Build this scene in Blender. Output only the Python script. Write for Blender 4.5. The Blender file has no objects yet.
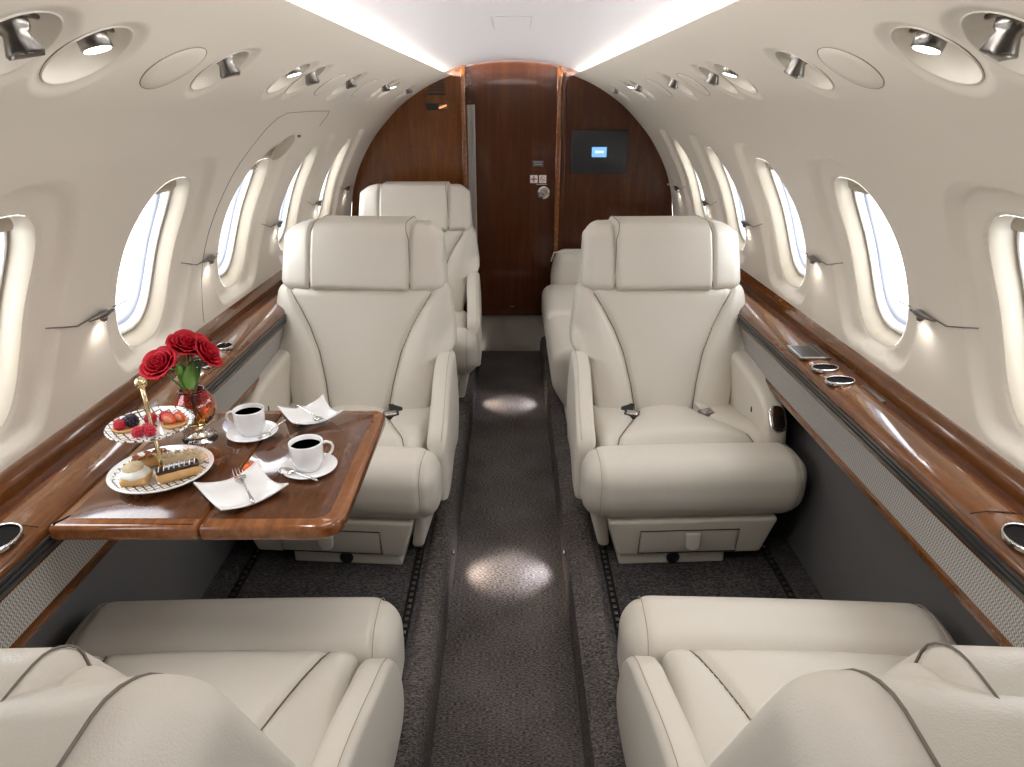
import bpy, bmesh, math, random
from mathutils import Vector, Matrix, geometry
random.seed(7)
H = 1.423            # eye height above the aisle floor
SF = 0.118           # raised seat floor
TT = H - 0.642       # table top / ledge level
SC = bpy.context.scene
COL = SC.collection
PI = math.pi
def zc(z): return z + H

# ------------------------------------------------------------------ materials
def new_mat(name, color, rough=.5, metal=0, coat=0, spec=None, emit=None, estr=0, sheen=0, trans=0, ior=None, sss=0):
    m = bpy.data.materials.new(name); m.use_nodes = True
    b = m.node_tree.nodes['Principled BSDF']
    b.inputs['Base Color'].default_value = (*color, 1)
    b.inputs['Roughness'].default_value = rough
    b.inputs['Metallic'].default_value = metal
    b.inputs['Coat Weight'].default_value = coat
    b.inputs['Coat Roughness'].default_value = .04
    if spec is not None: b.inputs['Specular IOR Level'].default_value = spec
    if emit: b.inputs['Emission Color'].default_value = (*emit, 1); b.inputs['Emission Strength'].default_value = estr
    if sheen: b.inputs['Sheen Weight'].default_value = sheen
    if trans: b.inputs['Transmission Weight'].default_value = trans
    if ior: b.inputs['IOR'].default_value = ior
    if sss:
        b.inputs['Subsurface Weight'].default_value = sss; b.inputs['Subsurface Scale'].default_value = .005
    return m
def N(m, typ, **kw):
    n = m.node_tree.nodes.new(typ)
    for k, v in kw.items():
        if k in n.inputs: n.inputs[k].default_value = v
        else: setattr(n, k, v)
    return n
def L(m, a, b): m.node_tree.links.new(a, b)
def bsdf(m): return m.node_tree.nodes['Principled BSDF']
def coords(m, scale=(1,1,1), src='Object'):
    t = N(m, 'ShaderNodeTexCoord'); mp = N(m, 'ShaderNodeMapping')
    mp.inputs['Scale'].default_value = scale
    L(m, t.outputs[src], mp.inputs['Vector']); return mp.outputs['Vector']
def ramp(m, fac, stops):
    r = N(m, 'ShaderNodeValToRGB'); cr = r.color_ramp
    while len(cr.elements) < len(stops): cr.elements.new(.5)
    for e, (p, c) in zip(cr.elements, stops): e.position = p; e.color = (*c, 1)
    L(m, fac, r.inputs['Fac']); return r.outputs['Color']
def bump(m, fac, strength, dist=.002):
    b = N(m, 'ShaderNodeBump'); b.inputs['Strength'].default_value = strength; b.inputs['Distance'].default_value = dist
    L(m, fac, b.inputs['Height']); L(m, b.outputs['Normal'], bsdf(m).inputs['Normal'])
def noise_bump(m, scale, strength, dist=.001, sc=(1,1,1)):
    n = N(m, 'ShaderNodeTexNoise', Scale=scale, Detail=4.0); L(m, coords(m, sc), n.inputs['Vector'])
    bump(m, n.outputs['Fac'], strength, dist); return n

M = {}
M['wall'] = new_mat('cream_wall_panel', (.75,.695,.605), .5)
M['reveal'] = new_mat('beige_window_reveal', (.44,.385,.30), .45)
M['frame'] = new_mat('white_window_frame', (.82,.82,.80), .3)
M['blue'] = new_mat('blue_grey_window_seal', (.50,.54,.66), .3)
M['gap'] = new_mat('dark_gap', (.012,.011,.010), .9, spec=.1)
M['seam'] = new_mat('panel_seam', (.25,.22,.19), .7)
M['ceil'] = new_mat('ceiling_lining', (.44,.425,.43), .45)
M['leather'] = new_mat('cream_leather', (.62,.578,.508), .42, spec=.45)
lm = M['leather']
n1 = N(lm, 'ShaderNodeTexVoronoi', Scale=420.0); n2 = N(lm, 'ShaderNodeTexNoise', Scale=9.0, Detail=5.0, Distortion=.6)
cv = coords(lm); L(lm, cv, n1.inputs['Vector']); L(lm, cv, n2.inputs['Vector'])
mx = N(lm, 'ShaderNodeMath', operation='MULTIPLY_ADD'); mx.inputs[1].default_value = 6.0
L(lm, n2.outputs['Fac'], mx.inputs[0]); L(lm, n1.outputs['Distance'], mx.inputs[2]); bump(lm, mx.outputs[0], .22, .0012)
M['leather_seam'] = new_mat('leather_stitch', (.17,.14,.11), .7)
M['thread'] = new_mat('leather_thread', (.38,.33,.26), .7)
M['shell'] = new_mat('cream_plastic_shell', (.56,.52,.45), .4)
noise_bump(M['shell'], 300, .1)
M['grey_panel'] = new_mat('dark_grey_panel', (.105,.10,.097), .7); noise_bump(M['grey_panel'], 200, .2)
M['chrome'] = new_mat('chrome', (.62,.60,.58), .12, 1)
M['satin'] = new_mat('brushed_gunmetal', (.23,.215,.20), .28, 1)
M['black'] = new_mat('black_plastic', (.012,.012,.012), .35)
M['blacktrim'] = new_mat('black_ribbed_trim', (.03,.029,.029), .28, coat=.4)
M['brass'] = new_mat('pale_brass', (.72,.58,.33), .2, 1)
M['china'] = new_mat('white_porcelain', (.86,.86,.87), .12, coat=.6)
M['coffee'] = new_mat('black_coffee', (.018,.008,.004), .06, coat=.5)
M['silver'] = new_mat('stainless_cutlery', (.75,.75,.76), .14, 1)
M['screen'] = new_mat('dark_screen', (.022,.023,.026), .22)
M['screen_blue'] = new_mat('lit_screen_blue', (.1,.3,.6), .4, emit=(.22,.48,.85), estr=.9)
M['screen_white'] = new_mat('lit_screen_white', (.8,.9,1), .4, emit=(.8,.92,1), estr=1.2)
M['orange'] = new_mat('lit_orange_sign', (.8,.2,.05), .4, emit=(1,.28,.08), estr=1.6)
M['white_sticker'] = new_mat('white_sticker', (.75,.70,.66), .5)
M['red_ink'] = new_mat('red_ink', (.45,.04,.05), .5)
M['ink'] = new_mat('dark_ink', (.06,.055,.06), .5)
M['letter'] = new_mat('pale_lettering', (.4,.36,.32), .5)
M['led'] = new_mat('led_glow', (1,1,1), .5, emit=(1,.95,.9), estr=14)
M['lamp_face'] = new_mat('lamp_face', (1,1,1), .5, emit=(1,.97,.93), estr=9)
M['curtain'] = new_mat('grey_curtain', (.42,.39,.34), .8, sheen=.3)
M['quilt'] = new_mat('cream_kick_panel', (.42,.38,.32), .5)
def wood(name, stops, rough=.16, scale=(22,1.3,22), coat=.6):
    m = new_mat(name, stops[1][1], rough, coat=coat)
    w = N(m, 'ShaderNodeTexNoise', Scale=3.0, Detail=8.0, Roughness=.55, Distortion=.5); L(m, coords(m, scale), w.inputs['Vector'])
    f = N(m, 'ShaderNodeTexNoise', Scale=60.0, Detail=4.0); L(m, coords(m), f.inputs['Vector'])
    a = N(m, 'ShaderNodeMath', operation='MULTIPLY_ADD'); a.inputs[1].default_value = .35
    L(m, f.outputs['Fac'], a.inputs[0]); L(m, w.outputs['Fac'], a.inputs[2])
    L(m, ramp(m, a.outputs[0], stops), bsdf(m).inputs['Base Color']); return m
M['wood'] = wood('glossy_mahogany', [(.36,(.070,.021,.006)),(.68,(.125,.042,.009)),(1.,(.185,.068,.016))])
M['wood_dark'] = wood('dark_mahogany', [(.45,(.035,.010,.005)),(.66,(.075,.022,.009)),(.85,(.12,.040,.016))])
M['wood_edge'] = wood('honey_mahogany_edge', [(.42,(.12,.036,.008)),(.68,(.20,.066,.016)),(.95,(.29,.105,.028))])
M['burl'] = wood('burl_veneer', [(.35,(.055,.015,.004)),(.68,(.090,.028,.007)),(1.,(.135,.046,.012))], scale=(30,8,30))
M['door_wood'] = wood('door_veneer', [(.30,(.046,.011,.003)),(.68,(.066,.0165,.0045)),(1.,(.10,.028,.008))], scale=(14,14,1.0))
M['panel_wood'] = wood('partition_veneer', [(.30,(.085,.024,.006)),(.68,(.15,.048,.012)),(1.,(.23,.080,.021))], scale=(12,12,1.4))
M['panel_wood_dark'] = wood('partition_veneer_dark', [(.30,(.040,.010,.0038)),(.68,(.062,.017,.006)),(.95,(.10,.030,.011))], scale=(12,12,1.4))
for _n in ('door_wood','panel_wood','panel_wood_dark'):
    bsdf(M[_n]).inputs['Coat Weight'].default_value = .3; bsdf(M[_n]).inputs['Roughness'].default_value = .2; bsdf(M[_n]).inputs['Specular IOR Level'].default_value = .3
def carpet(name, c0, c1):
    m = new_mat(name, c0, 1, spec=.0)
    n = N(m, 'ShaderNodeTexNoise', Scale=1.0, Detail=3.0); L(m, coords(m, (120,330,200)), n.inputs['Vector'])
    n2 = N(m, 'ShaderNodeTexNoise', Scale=5.0, Detail=3.0); L(m, coords(m), n2.inputs['Vector'])
    a = N(m, 'ShaderNodeMath', operation='MULTIPLY_ADD'); a.inputs[1].default_value = .25
    L(m, n2.outputs['Fac'], a.inputs[0]); L(m, n.outputs['Fac'], a.inputs[2])
    L(m, ramp(m, a.outputs[0], [(.50,c0),(.78,c1)]), bsdf(m).inputs['Base Color']); bump(m, n.outputs['Fac'], 1, .004); return m
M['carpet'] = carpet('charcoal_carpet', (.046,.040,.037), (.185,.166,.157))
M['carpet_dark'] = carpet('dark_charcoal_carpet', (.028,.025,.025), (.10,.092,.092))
fm = new_mat('grey_woven_fabric', (.3,.29,.27), .8); M['fabric'] = fm
v = coords(fm); sx = N(fm, 'ShaderNodeSeparateXYZ'); L(fm, v, sx.inputs[0])
def mth(m, op, a, b=None):
    n = N(m, 'ShaderNodeMath', operation=op)
    for i, q in enumerate((a, b)):
        if q is None: continue
        if isinstance(q, (int, float)): n.inputs[i].default_value = q
        else: L(m, q, n.inputs[i])
    return n.outputs[0]
wv = mth(fm, 'MULTIPLY', mth(fm, 'SINE', mth(fm, 'MULTIPLY', sx.outputs['Z'], 420)), .35)
st = mth(fm, 'SINE', mth(fm, 'ADD', mth(fm, 'MULTIPLY', sx.outputs['Y'], 900), mth(fm, 'MULTIPLY', wv, 6)))
L(fm, ramp(fm, mth(fm, 'ADD', mth(fm, 'MULTIPLY', st, .5), .5), [(.2,(.20,.19,.18)),(.8,(.48,.46,.43))]), bsdf(fm).inputs['Base Color'])
# window glass: mostly clear, a little reflection
gm = bpy.data.materials.new('window_glass'); gm.use_nodes = True; M['glass'] = gm
nt = gm.node_tree; nt.nodes.remove(nt.nodes['Principled BSDF'])
tr = N(gm, 'ShaderNodeBsdfTransparent'); gl = N(gm, 'ShaderNodeBsdfGlossy', Roughness=.03); mxs = N(gm, 'ShaderNodeMixShader'); mxs.inputs[0].default_value = .06
L(gm, tr.outputs[0], mxs.inputs[1]); L(gm, gl.outputs[0], mxs.inputs[2]); L(gm, mxs.outputs[0], nt.nodes['Material Output'].inputs['Surface'])
M['crystal'] = new_mat('amber_rose_crystal', (1,.62,.55), .02, trans=1, ior=1.5)
cm = M['crystal']; sp = N(cm, 'ShaderNodeSeparateXYZ'); L(cm, coords(cm, src='Object'), sp.inputs[0])
L(cm, ramp(cm, mth(cm, 'MULTIPLY', sp.outputs['Z'], 8.3), [(.0,(.95,.95,.95)),(.28,(.95,.78,.35)),(.55,(.95,.45,.25)),(.85,(.85,.10,.16))]), bsdf(cm).inputs['Base Color'])
M['rose'] = new_mat('red_rose_petal', (.42,.005,.018), .55, spec=.25)
M['leaf'] = new_mat('rose_leaf', (.13,.27,.045), .45)
M['stem'] = new_mat('rose_stem', (.10,.17,.05), .5)
M['rasp'] = new_mat('raspberry', (.45,.012,.04), .35, sss=.2)
M['blackb'] = new_mat('blackberry', (.018,.012,.03), .25)
M['straw'] = new_mat('strawberry_slice', (.65,.10,.05), .35)
M['straw_in'] = new_mat('strawberry_flesh', (.80,.38,.26), .4)
M['pastry'] = new_mat('golden_pastry', (.58,.34,.13), .6); noise_bump(M['pastry'], 90, .8, .003)
M['crumb'] = new_mat('sugared_crumb', (.66,.52,.33), .8); noise_bump(M['crumb'], 220, 1, .004)
M['nuts'] = new_mat('caramel_nuts', (.30,.10,.03), .3)
M['choc'] = new_mat('chocolate_icing', (.035,.014,.010), .2)
M['cream'] = new_mat('whipped_cream', (.87,.84,.78), .5)
M['icing'] = new_mat('white_icing', (.9,.86,.8), .4)
pm = new_mat('patterned_porcelain', (.85,.85,.83), .12, coat=.6); M['pattern'] = pm
sp = N(pm, 'ShaderNodeSeparateXYZ'); L(pm, coords(pm), sp.inputs[0]); X_, Y_ = sp.outputs['X'], sp.outputs['Y']
def lines(e, k, w): return mth(pm, 'LESS_THAN', mth(pm, 'FRACT', mth(pm, 'MULTIPLY', e, k)), w)
la = lines(mth(pm, 'ADD', mth(pm, 'ADD', X_, Y_), 1), 62, .2); lb = lines(mth(pm, 'ADD', mth(pm, 'SUBTRACT', X_, Y_), 1), 62, .2)
rad = mth(pm, 'SQRT', mth(pm, 'ADD', mth(pm, 'MULTIPLY', X_, X_), mth(pm, 'MULTIPLY', Y_, Y_)))
msk = mth(pm, 'MULTIPLY', mth(pm, 'GREATER_THAN', rad, .043), mth(pm, 'LESS_THAN', rad, .081))
L(pm, ramp(pm, mth(pm, 'MULTIPLY', mth(pm, 'MAXIMUM', la, lb), msk), [(.3,(.85,.85,.83)),(.6,(.075,.065,.055))]), bsdf(pm).inputs['Base Color'])

# ------------------------------------------------------------------ mesh helpers
def mk(name, verts, faces, mat, parent=None, smooth=True, loc=None, normals=None):
    me = bpy.data.meshes.new(name); me.from_pydata([tuple(v) for v in verts], [], faces); me.validate()
    if not isinstance(mat, (list, tuple)): mat = [mat]
    for q in mat: me.materials.append(q)
    if smooth: me.polygons.foreach_set('use_smooth', [True]*len(me.polygons))
    if normals is not None: me.normals_split_custom_set_from_vertices(normals)
    me.update()
    o = bpy.data.objects.new(name, me); COL.objects.link(o)
    if parent: o.parent = parent
    if loc: o.location = loc
    return o
def join(parts):
    V, F = [], []
    for v, f in parts:
        k = len(V); V += [tuple(p) for p in v]; F += [tuple(i+k for i in q) for q in f]
    return V, F
def sharp(o, ang=35):
    o.data.set_sharp_from_angle(angle=math.radians(ang)); return o
def xf(vf, loc=(0,0,0), rot=(0,0,0), sc=(1,1,1)):
    from mathutils import Euler
    m = Matrix.LocRotScale(Vector(loc), Euler(rot), Vector(sc)); return [m @ Vector(p) for p in vf[0]], vf[1]
def lat(h, r, step, k):
    t = [r*math.tan(i/k*PI/4) for i in range(1, k+1)]
    n = max(1, int(round(2*(h-r)/step))) if h-r > 1e-6 else 0
    mid = [-(h-r) + 2*(h-r)*i/n for i in range(n+1)] if n else [0]
    return [-(h-r)-q for q in reversed(t)] + mid + [(h-r)+q for q in t]
def rbox(hx, hy, hz, r, step=.03, k=4, fn=None):
    r = min(r, hx, hy, hz); A = [lat(h, r, step, k) for h in (hx, hy, hz)]; hs = (hx, hy, hz)
    V, F, idx = [], [], {}
    def vid(p):
        key = (round(p[0],6), round(p[1],6), round(p[2],6))
        if key not in idx:
            inn = Vector([max(-(h-r), min(h-r, c)) for h, c in zip(hs, p)]); d = Vector(p) - inn
            q = inn + d.normalized()*r if d.length > 1e-9 else inn
            if fn: q = fn(q.x, q.y, q.z)
            idx[key] = len(V); V.append(tuple(q))
        return idx[key]
    for ax in range(3):
        u, w = (ax+1) % 3, (ax+2) % 3
        for sgn in (-1, 1):
            for i in range(len(A[u])-1):
                for j in range(len(A[w])-1):
                    q = []
                    for a, b in ((i,j),(i+1,j),(i+1,j+1),(i,j+1)):
                        p = [0,0,0]; p[ax] = sgn*hs[ax]; p[u] = A[u][a]; p[w] = A[w][b]; q.append(vid(p))
                    F.append(tuple(q if sgn > 0 else q[::-1]))
    return V, F
def box(x0, x1, y0, y1, z0, z1, r=.003, **kw):
    c = Vector(((x0+x1)/2, (y0+y1)/2, (z0+z1)/2)); f0 = kw.pop('fn', None)
    fn = (lambda x,y,z: f0(x+c.x, y+c.y, z+c.z)) if f0 else (lambda x,y,z: (x+c.x, y+c.y, z+c.z))
    kw.setdefault('step', 10); kw.setdefault('k', 3)
    return rbox((x1-x0)/2, (y1-y0)/2, (z1-z0)/2, r, fn=fn, **kw)
def tube(pts, r, n=8, cap=True):
    pts = [Vector(p) for p in pts]; V, F = [], []
    R = r if isinstance(r, (list, tuple)) else [r]*len(pts); up = None
    for i, p in enumerate(pts):
        t = (pts[min(i+1, len(pts)-1)] - pts[max(i-1, 0)]).normalized()
        if up is None: up = t.orthogonal().normalized()
        up = (up - t*up.dot(t)); up = up.normalized() if up.length > 1e-6 else t.orthogonal().normalized()
        s = t.cross(up)
        for k in range(n):
            a = 2*PI*k/n; V.append(p + (up*math.cos(a) + s*math.sin(a))*R[i])
    for i in range(len(pts)-1):
        for k in range(n): a, b = i*n+k, i*n+(k+1) % n; F.append((a, b, b+n, a+n))
    if cap: F.append(tuple(range(n))[::-1]); F.append(tuple((len(pts)-1)*n+k for k in range(n)))
    return V, F
def lathe(prof, n=32, closed=False):
    V, F = [], []
    for r, z in prof:
        for k in range(n): a = 2*PI*k/n; V.append((r*math.cos(a), r*math.sin(a), z))
    m = len(prof)
    for i in range(m if closed else m-1):
        for k in range(n):
            a, b = i*n+k, i*n+(k+1) % n; c, d = ((i+1) % m)*n+(k+1) % n, ((i+1) % m)*n+k; F.append((a, b, c, d))
    if not closed:
        if prof[0][0] > 1e-5: F.append(tuple(range(n))[::-1])
        if prof[-1][0] > 1e-5: F.append(tuple((m-1)*n+k for k in range(n)))
    return V, F
def sphere(r=1, n=12, m=8, loc=(0,0,0), sc=(1,1,1)):
    v, f = lathe([(max(1e-4, math.sin(PI*i/m))*r, -math.cos(PI*i/m)*r) for i in range(m+1)], n)
    return xf((v, f), loc, (0,0,0), sc)
def extr(prof, y0, y1, ny=1, cap=True, closed=True):
    V = []; m = len(prof)
    for j in range(ny+1):
        y = y0 + (y1-y0)*j/ny
        V += [(x, y, z) for x, z in prof]
    F = []
    for j in range(ny):
        for i in range(m if closed else m-1):
            a, b = j*m+i, j*m+(i+1) % m; F.append((a, b, b+m, a+m))
    if cap and closed: F.append(tuple(range(m))[::-1]); F.append(tuple(ny*m+i for i in range(m)))
    return V, F
def slab(outline, z0, z1, bev=.004, nb=3):
    """bevelled prism from a counter-clockwise convex outline"""
    n = len(outline); cx = sum(p[0] for p in outline)/n; cy = sum(p[1] for p in outline)/n
    nor = []
    for i in range(n):
        a, b, c = Vector(outline[i-1]), Vector(outline[i]), Vector(outline[(i+1) % n])
        e1, e2 = (b-a).normalized(), (c-b).normalized(); q = Vector((e1.y+e2.y, -(e1.x+e2.x))); nor.append(q.normalized())
    rings = []
    for k in range(nb+1): a = PI/2*k/nb; rings.append((bev*(1-math.sin(a)), z0+bev*(1-math.cos(a))))
    for k in range(nb+1): a = PI/2*k/nb; rings.append((bev*(1-math.cos(a)), z1-bev*(1-math.sin(a))))
    V = [(outline[i][0]-nor[i].x*ins, outline[i][1]-nor[i].y*ins, z) for ins, z in rings for i in range(n)]
    F = [tuple(range(n))[::-1], tuple((len(rings)-1)*n+i for i in range(n))]
    for j in range(len(rings)-1):
        for i in range(n): a, b = j*n+i, j*n+(i+1) % n; F.append((a, b, b+n, a+n))
    return V, F
def rrect(x0, x1, y0, y1, rs, n=6):
    """rounded rectangle outline, rs = radii of (x0y0, x1y0, x1y1, x0y1)"""
    out = []
    for (cx, cy, sx, sy, a0), r in zip(((x0,y0,1,1,PI),(x1,y0,-1,1,1.5*PI),(x1,y1,-1,-1,0),(x0,y1,1,-1,.5*PI)), rs):
        for k in range(n+1): a = a0 + PI/2*k/n; out.append((cx+sx*r+r*math.cos(a), cy+sy*r+r*math.sin(a)))
    return out
def tag(o, label, cat, group=None):
    o['label'] = label; o['category'] = cat
    if group: o['group'] = group
    return o
def thing(name, label, cat, loc=(0,0,0), rz=0, group=None):
    o = bpy.data.objects.new(name, None); COL.objects.link(o); o.location = loc; o.rotation_euler = (0,0,rz); o.empty_display_size = .05
    return tag(o, label, cat, group)
def struct(o): o['kind'] = 'structure'; return o
def copy_tree(o, parent=None):
    c = o.copy(); COL.objects.link(c)
    if parent: c.parent = parent
    for ch in list(o.children): copy_tree(ch, c)
    return c
def smst(a, b, x):
    t = max(0, min(1, (x-a)/(b-a))); return t*t*(3-2*t)
def interp(tab, x):
    if x <= tab[0][0]: return tab[0][1]
    for (a, p), (b, q) in zip(tab, tab[1:]):
        if x <= b: return p + (q-p)*(x-a)/(b-a)
    return tab[-1][1]

# ------------------------------------------------------------------ cabin shell
PR = [(.321,.135),(.418,.096),(.505,.049),(.595,-.013),(.671,-.085),(.742,-.163),(.80,-.248),(.847,-.335),(.88,-.424),(.899,-.505),(.911,-.587),(.917,-.655),(.918,-.74)]
TAB = []
def cr(p0,p1,p2,p3,t):
    return tuple(.5*((2*b)+(-a+c)*t+(2*a-5*b+4*c-d)*t*t+(-a+3*b-3*c+d)*t**3) for a,b,c,d in zip(p0,p1,p2,p3))
q = [(2*PR[0][0]-PR[1][0], 2*PR[0][1]-PR[1][1])] + PR + [(2*PR[-1][0]-PR[-2][0], 2*PR[-1][1]-PR[-2][1])]
for i in range(len(PR)-1):
    for k in range(12): TAB.append(cr(q[i], q[i+1], q[i+2], q[i+3], k/12))
TAB.append(PR[-1]); SL = [0]
for a, b in zip(TAB, TAB[1:]): SL.append(SL[-1] + math.dist(a, b))
SMAX = SL[-1]
def prof(s):
    s = max(0, min(SMAX, s))
    lo, hi = 0, len(SL)-1
    while hi-lo > 1:
        m = (lo+hi)//2
        if SL[m] <= s: lo = m
        else: hi = m
    t = (s-SL[lo])/(SL[hi]-SL[lo]); a, b = TAB[lo], TAB[hi]
    return a[0]+(b[0]-a[0])*t, a[1]+(b[1]-a[1])*t
def pnor(s):       # inward normal of the right-hand wall (x, z)
    a, b = prof(s-.02), prof(s+.02); t = Vector((b[0]-a[0], b[1]-a[1])).normalized(); return Vector((t.y, -t.x))
Y0, Y1 = -1.25, 3.9
WIN = [-.125, .455, 1.036, 1.618, 2.198, 2.78, 3.36]; WS, WA, WB = .748, .131, .212
FIX = [(.755,'g'),(.895,'l'),(1.29,'g'),(1.68,'l'),(1.815,'g'),(2.25,'g'),(2.87,'g'),(3.04,'l'),(3.50,'g')]
BLANK = [1.11, 2.05, 2.52]
FS, FR = .203, .058
def Rw(th):        # window outline radius in (y, s)
    n = 2.7; c, s = abs(math.cos(th)), abs(math.sin(th)); return ((c/WA)**n + (s/WB)**n)**(-1/n)
def relief(y, s):
    h = 0
    for w in WIN:
        dy, ds = y-w, s-WS
        if abs(dy) < .3 and abs(ds) < .4:
            d = math.hypot(dy, ds) - Rw(math.atan2(ds, dy))
            fd_ = 1-smst(.962, .998, s)
            h -= .019*(1-smst(.052, .085, d))*fd_ ; h -= .004*(1-smst(0, .012, d))*fd_
    for f, _ in FIX:
        d = math.hypot(y-f, s-FS)-FR
        if d < .05: h -= .005*(1-smst(0, .022, d))
    return h
def W3(side, y, s, off=0):
    x, z = prof(s); n = pnor(s); return Vector((side*(x+n.x*off), y, zc(z+n.y*off)))
def build_wall(side, name):
    pts, seen = [], []
    ny, ns = 150, 36
    def near(y, s):
        for w in WIN:
            if math.hypot(y-w, s-WS) - Rw(math.atan2(s-WS, y-w)) < .112: return True
        for f, _ in FIX:
            if math.hypot(y-f, s-FS) < FR+.034: return True
        return False
    edges = []
    holes = []
    for w in WIN:
        for d in (0,.004,.008,.013,.03,.045,.053,.06,.067,.074,.081,.088,.1):
            k0 = len(pts)
            for k in range(72):
                a = 2*PI*k/72; r = Rw(a)+d; pts.append((w+r*math.cos(a), min(SMAX-.003, WS+r*math.sin(a))))
            if d == 0: edges += [(k0+k, k0+(k+1) % 72) for k in range(72)]
    for f, _ in FIX:
        for d in (0,.006,.012,.018,.024):
            k0 = len(pts)
            for k in range(32):
                a = 2*PI*k/32; pts.append((f+(FR+d)*math.cos(a), FS+(FR+d)*math.sin(a)))
            if d == 0: edges += [(k0+k, k0+(k+1) % 32) for k in range(32)]
    for i in range(ny+1):
        y = Y0+(Y1-Y0)*i/ny
        for j in range(ns+1):
            s = SMAX*j/ns
            if j in (0, ns) or i in (0, ny) or not near(y, s): pts.append((y, s))
    vo, eo, fo, *_ = geometry.delaunay_2d_cdt([Vector(p) for p in pts], edges, [], 0, 1e-6)
    faces = []
    for f in fo:
        cy = sum(vo[i][0] for i in f)/len(f); cs = sum(vo[i][1] for i in f)/len(f); bad = False
        for w in WIN:
            if abs(cy-w) < .2 and math.hypot(cy-w, cs-WS) < Rw(math.atan2(cs-WS, cy-w)) - .0005: bad = True; break
        if not bad:
            for q_, _ in FIX:
                if math.hypot(cy-q_, cs-FS) < FR-.0003: bad = True; break
        if not bad: faces.append(tuple(f) if side < 0 else tuple(f)[::-1])
    V, NN = [], []
    for p in vo:
        y, s = p; V.append(W3(side, y, s, relief(y, s)))
        e = .004; a = W3(side, y-e, s, relief(y-e, s)); b = W3(side, y+e, s, relief(y+e, s))
        c = W3(side, y, s-e, relief(y, s-e)); d = W3(side, y, s+e, relief(y, s+e))
        if s < e: c = V[-1]
        if s > SMAX-e: d = V[-1]
        n = (b-a).cross(d-c)
        if n.x*side > 0: n = -n
        NN.append(n.normalized())
    # orient faces inward
    out = []
    for f in faces:
        a, b, c = V[f[0]], V[f[1]], V[f[2]]
        n = (b-a).cross(c-a); out.append(f if n.dot(NN[f[0]]) > 0 else f[::-1])
    o = struct(mk(name, V, out, M['wall'], normals=NN))
    # the dark grey panel below the ledge
    pr = [(side*.910, zc(-.70)), (side*.900, zc(-.84)), (side*.894, zc(-1.1)), (side*.885, 0.0), (side*.93, 0.0), (side*.93, zc(-.70))]
    mk('lower_panel', *extr(pr if side < 0 else pr[::-1], Y0, Y1), M['grey_panel'], o, smooth=False)
    return o
for side, nm in ((-1, 'wall_left'), (1, 'wall_right')): build_wall(side, nm)
# windows
def wring(side, w, sc, depth, n=72, ds=0):
    nn = pnor(WS); out = []
    for k in range(n):
        a = 2*PI*k/n; r = Rw(a)*sc; y, s = w+r*math.cos(a), WS+ds+r*math.sin(a)
        p = W3(side, y, s, -.023); out.append(p + Vector((-side*nn.x*depth, 0, -nn.y*depth)))
    return out
def rings(rs, flip):
    V = [p for r in rs for p in r]; n = len(rs[0]); F = []
    for j in range(len(rs)-1):
        for k in range(n): a, b = j*n+k, j*n+(k+1) % n; F.append((a, b, b+n, a+n) if flip else (a, a+n, b+n, b))
    return V, F
wn = 0
for side in (-1, 1):
    for w in WIN:
        wn += 1; fl = side > 0
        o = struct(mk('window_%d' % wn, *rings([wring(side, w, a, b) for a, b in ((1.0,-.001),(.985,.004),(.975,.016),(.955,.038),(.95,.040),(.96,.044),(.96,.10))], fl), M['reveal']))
        f = mk('window_frame', *rings([wring(side, w, a, b) for a, b in ((.952,.050),(.945,.041),(.93,.037),(.905,.036),(.89,.040),(.885,.048),(.88,.058))], fl), M['frame'], o)
        mk('seal', *rings([wring(side, w, a, b) for a, b in ((.88,.055),(.85,.056),(.825,.063),(.82,.09))], fl), M['blue'], f)
        r = wring(side, w, .825, .073)
        mk('pane', r, [tuple(range(len(r)))], M['glass'], o, smooth=False)
        # the pull-down shade, its lower edge showing at the top of the opening
        nn = pnor(WS); V, F = [], []; K = 13
        for j in range(5):
            a = -PI/2 + 0
            s = WS - WB*.955 + .045*j/4
            hw = WA*.955*(max(0, 1-abs((s-WS)/(WB*.955))**2.7))**(1/2.7)
            for k in range(K):
                y = w + hw*(2*k/(K-1)-1); b = .030 - .004*math.sin(PI*j/4)
                V.append(W3(side, y, s, -.023)+Vector((-side*nn.x*b, 0, -nn.y*b)))
        for j in range(4):
            for k in range(K-1): a = j*K+k; F.append((a, a+1, a+K+1, a+K))
        sh = mk('shade', V, F, M['reveal'], o)
        c = W3(side, w, WS-WB*.955+.030, -.023)+Vector((-side*nn.x*.022, 0, -nn.y*.022))
        ang = math.atan2(nn.y, nn.x*side)
        mk('shade_pull', *xf(rbox(.008,.038,.008,.007), c, (0,-ang,0)), M['reveal'], sh)
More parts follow.
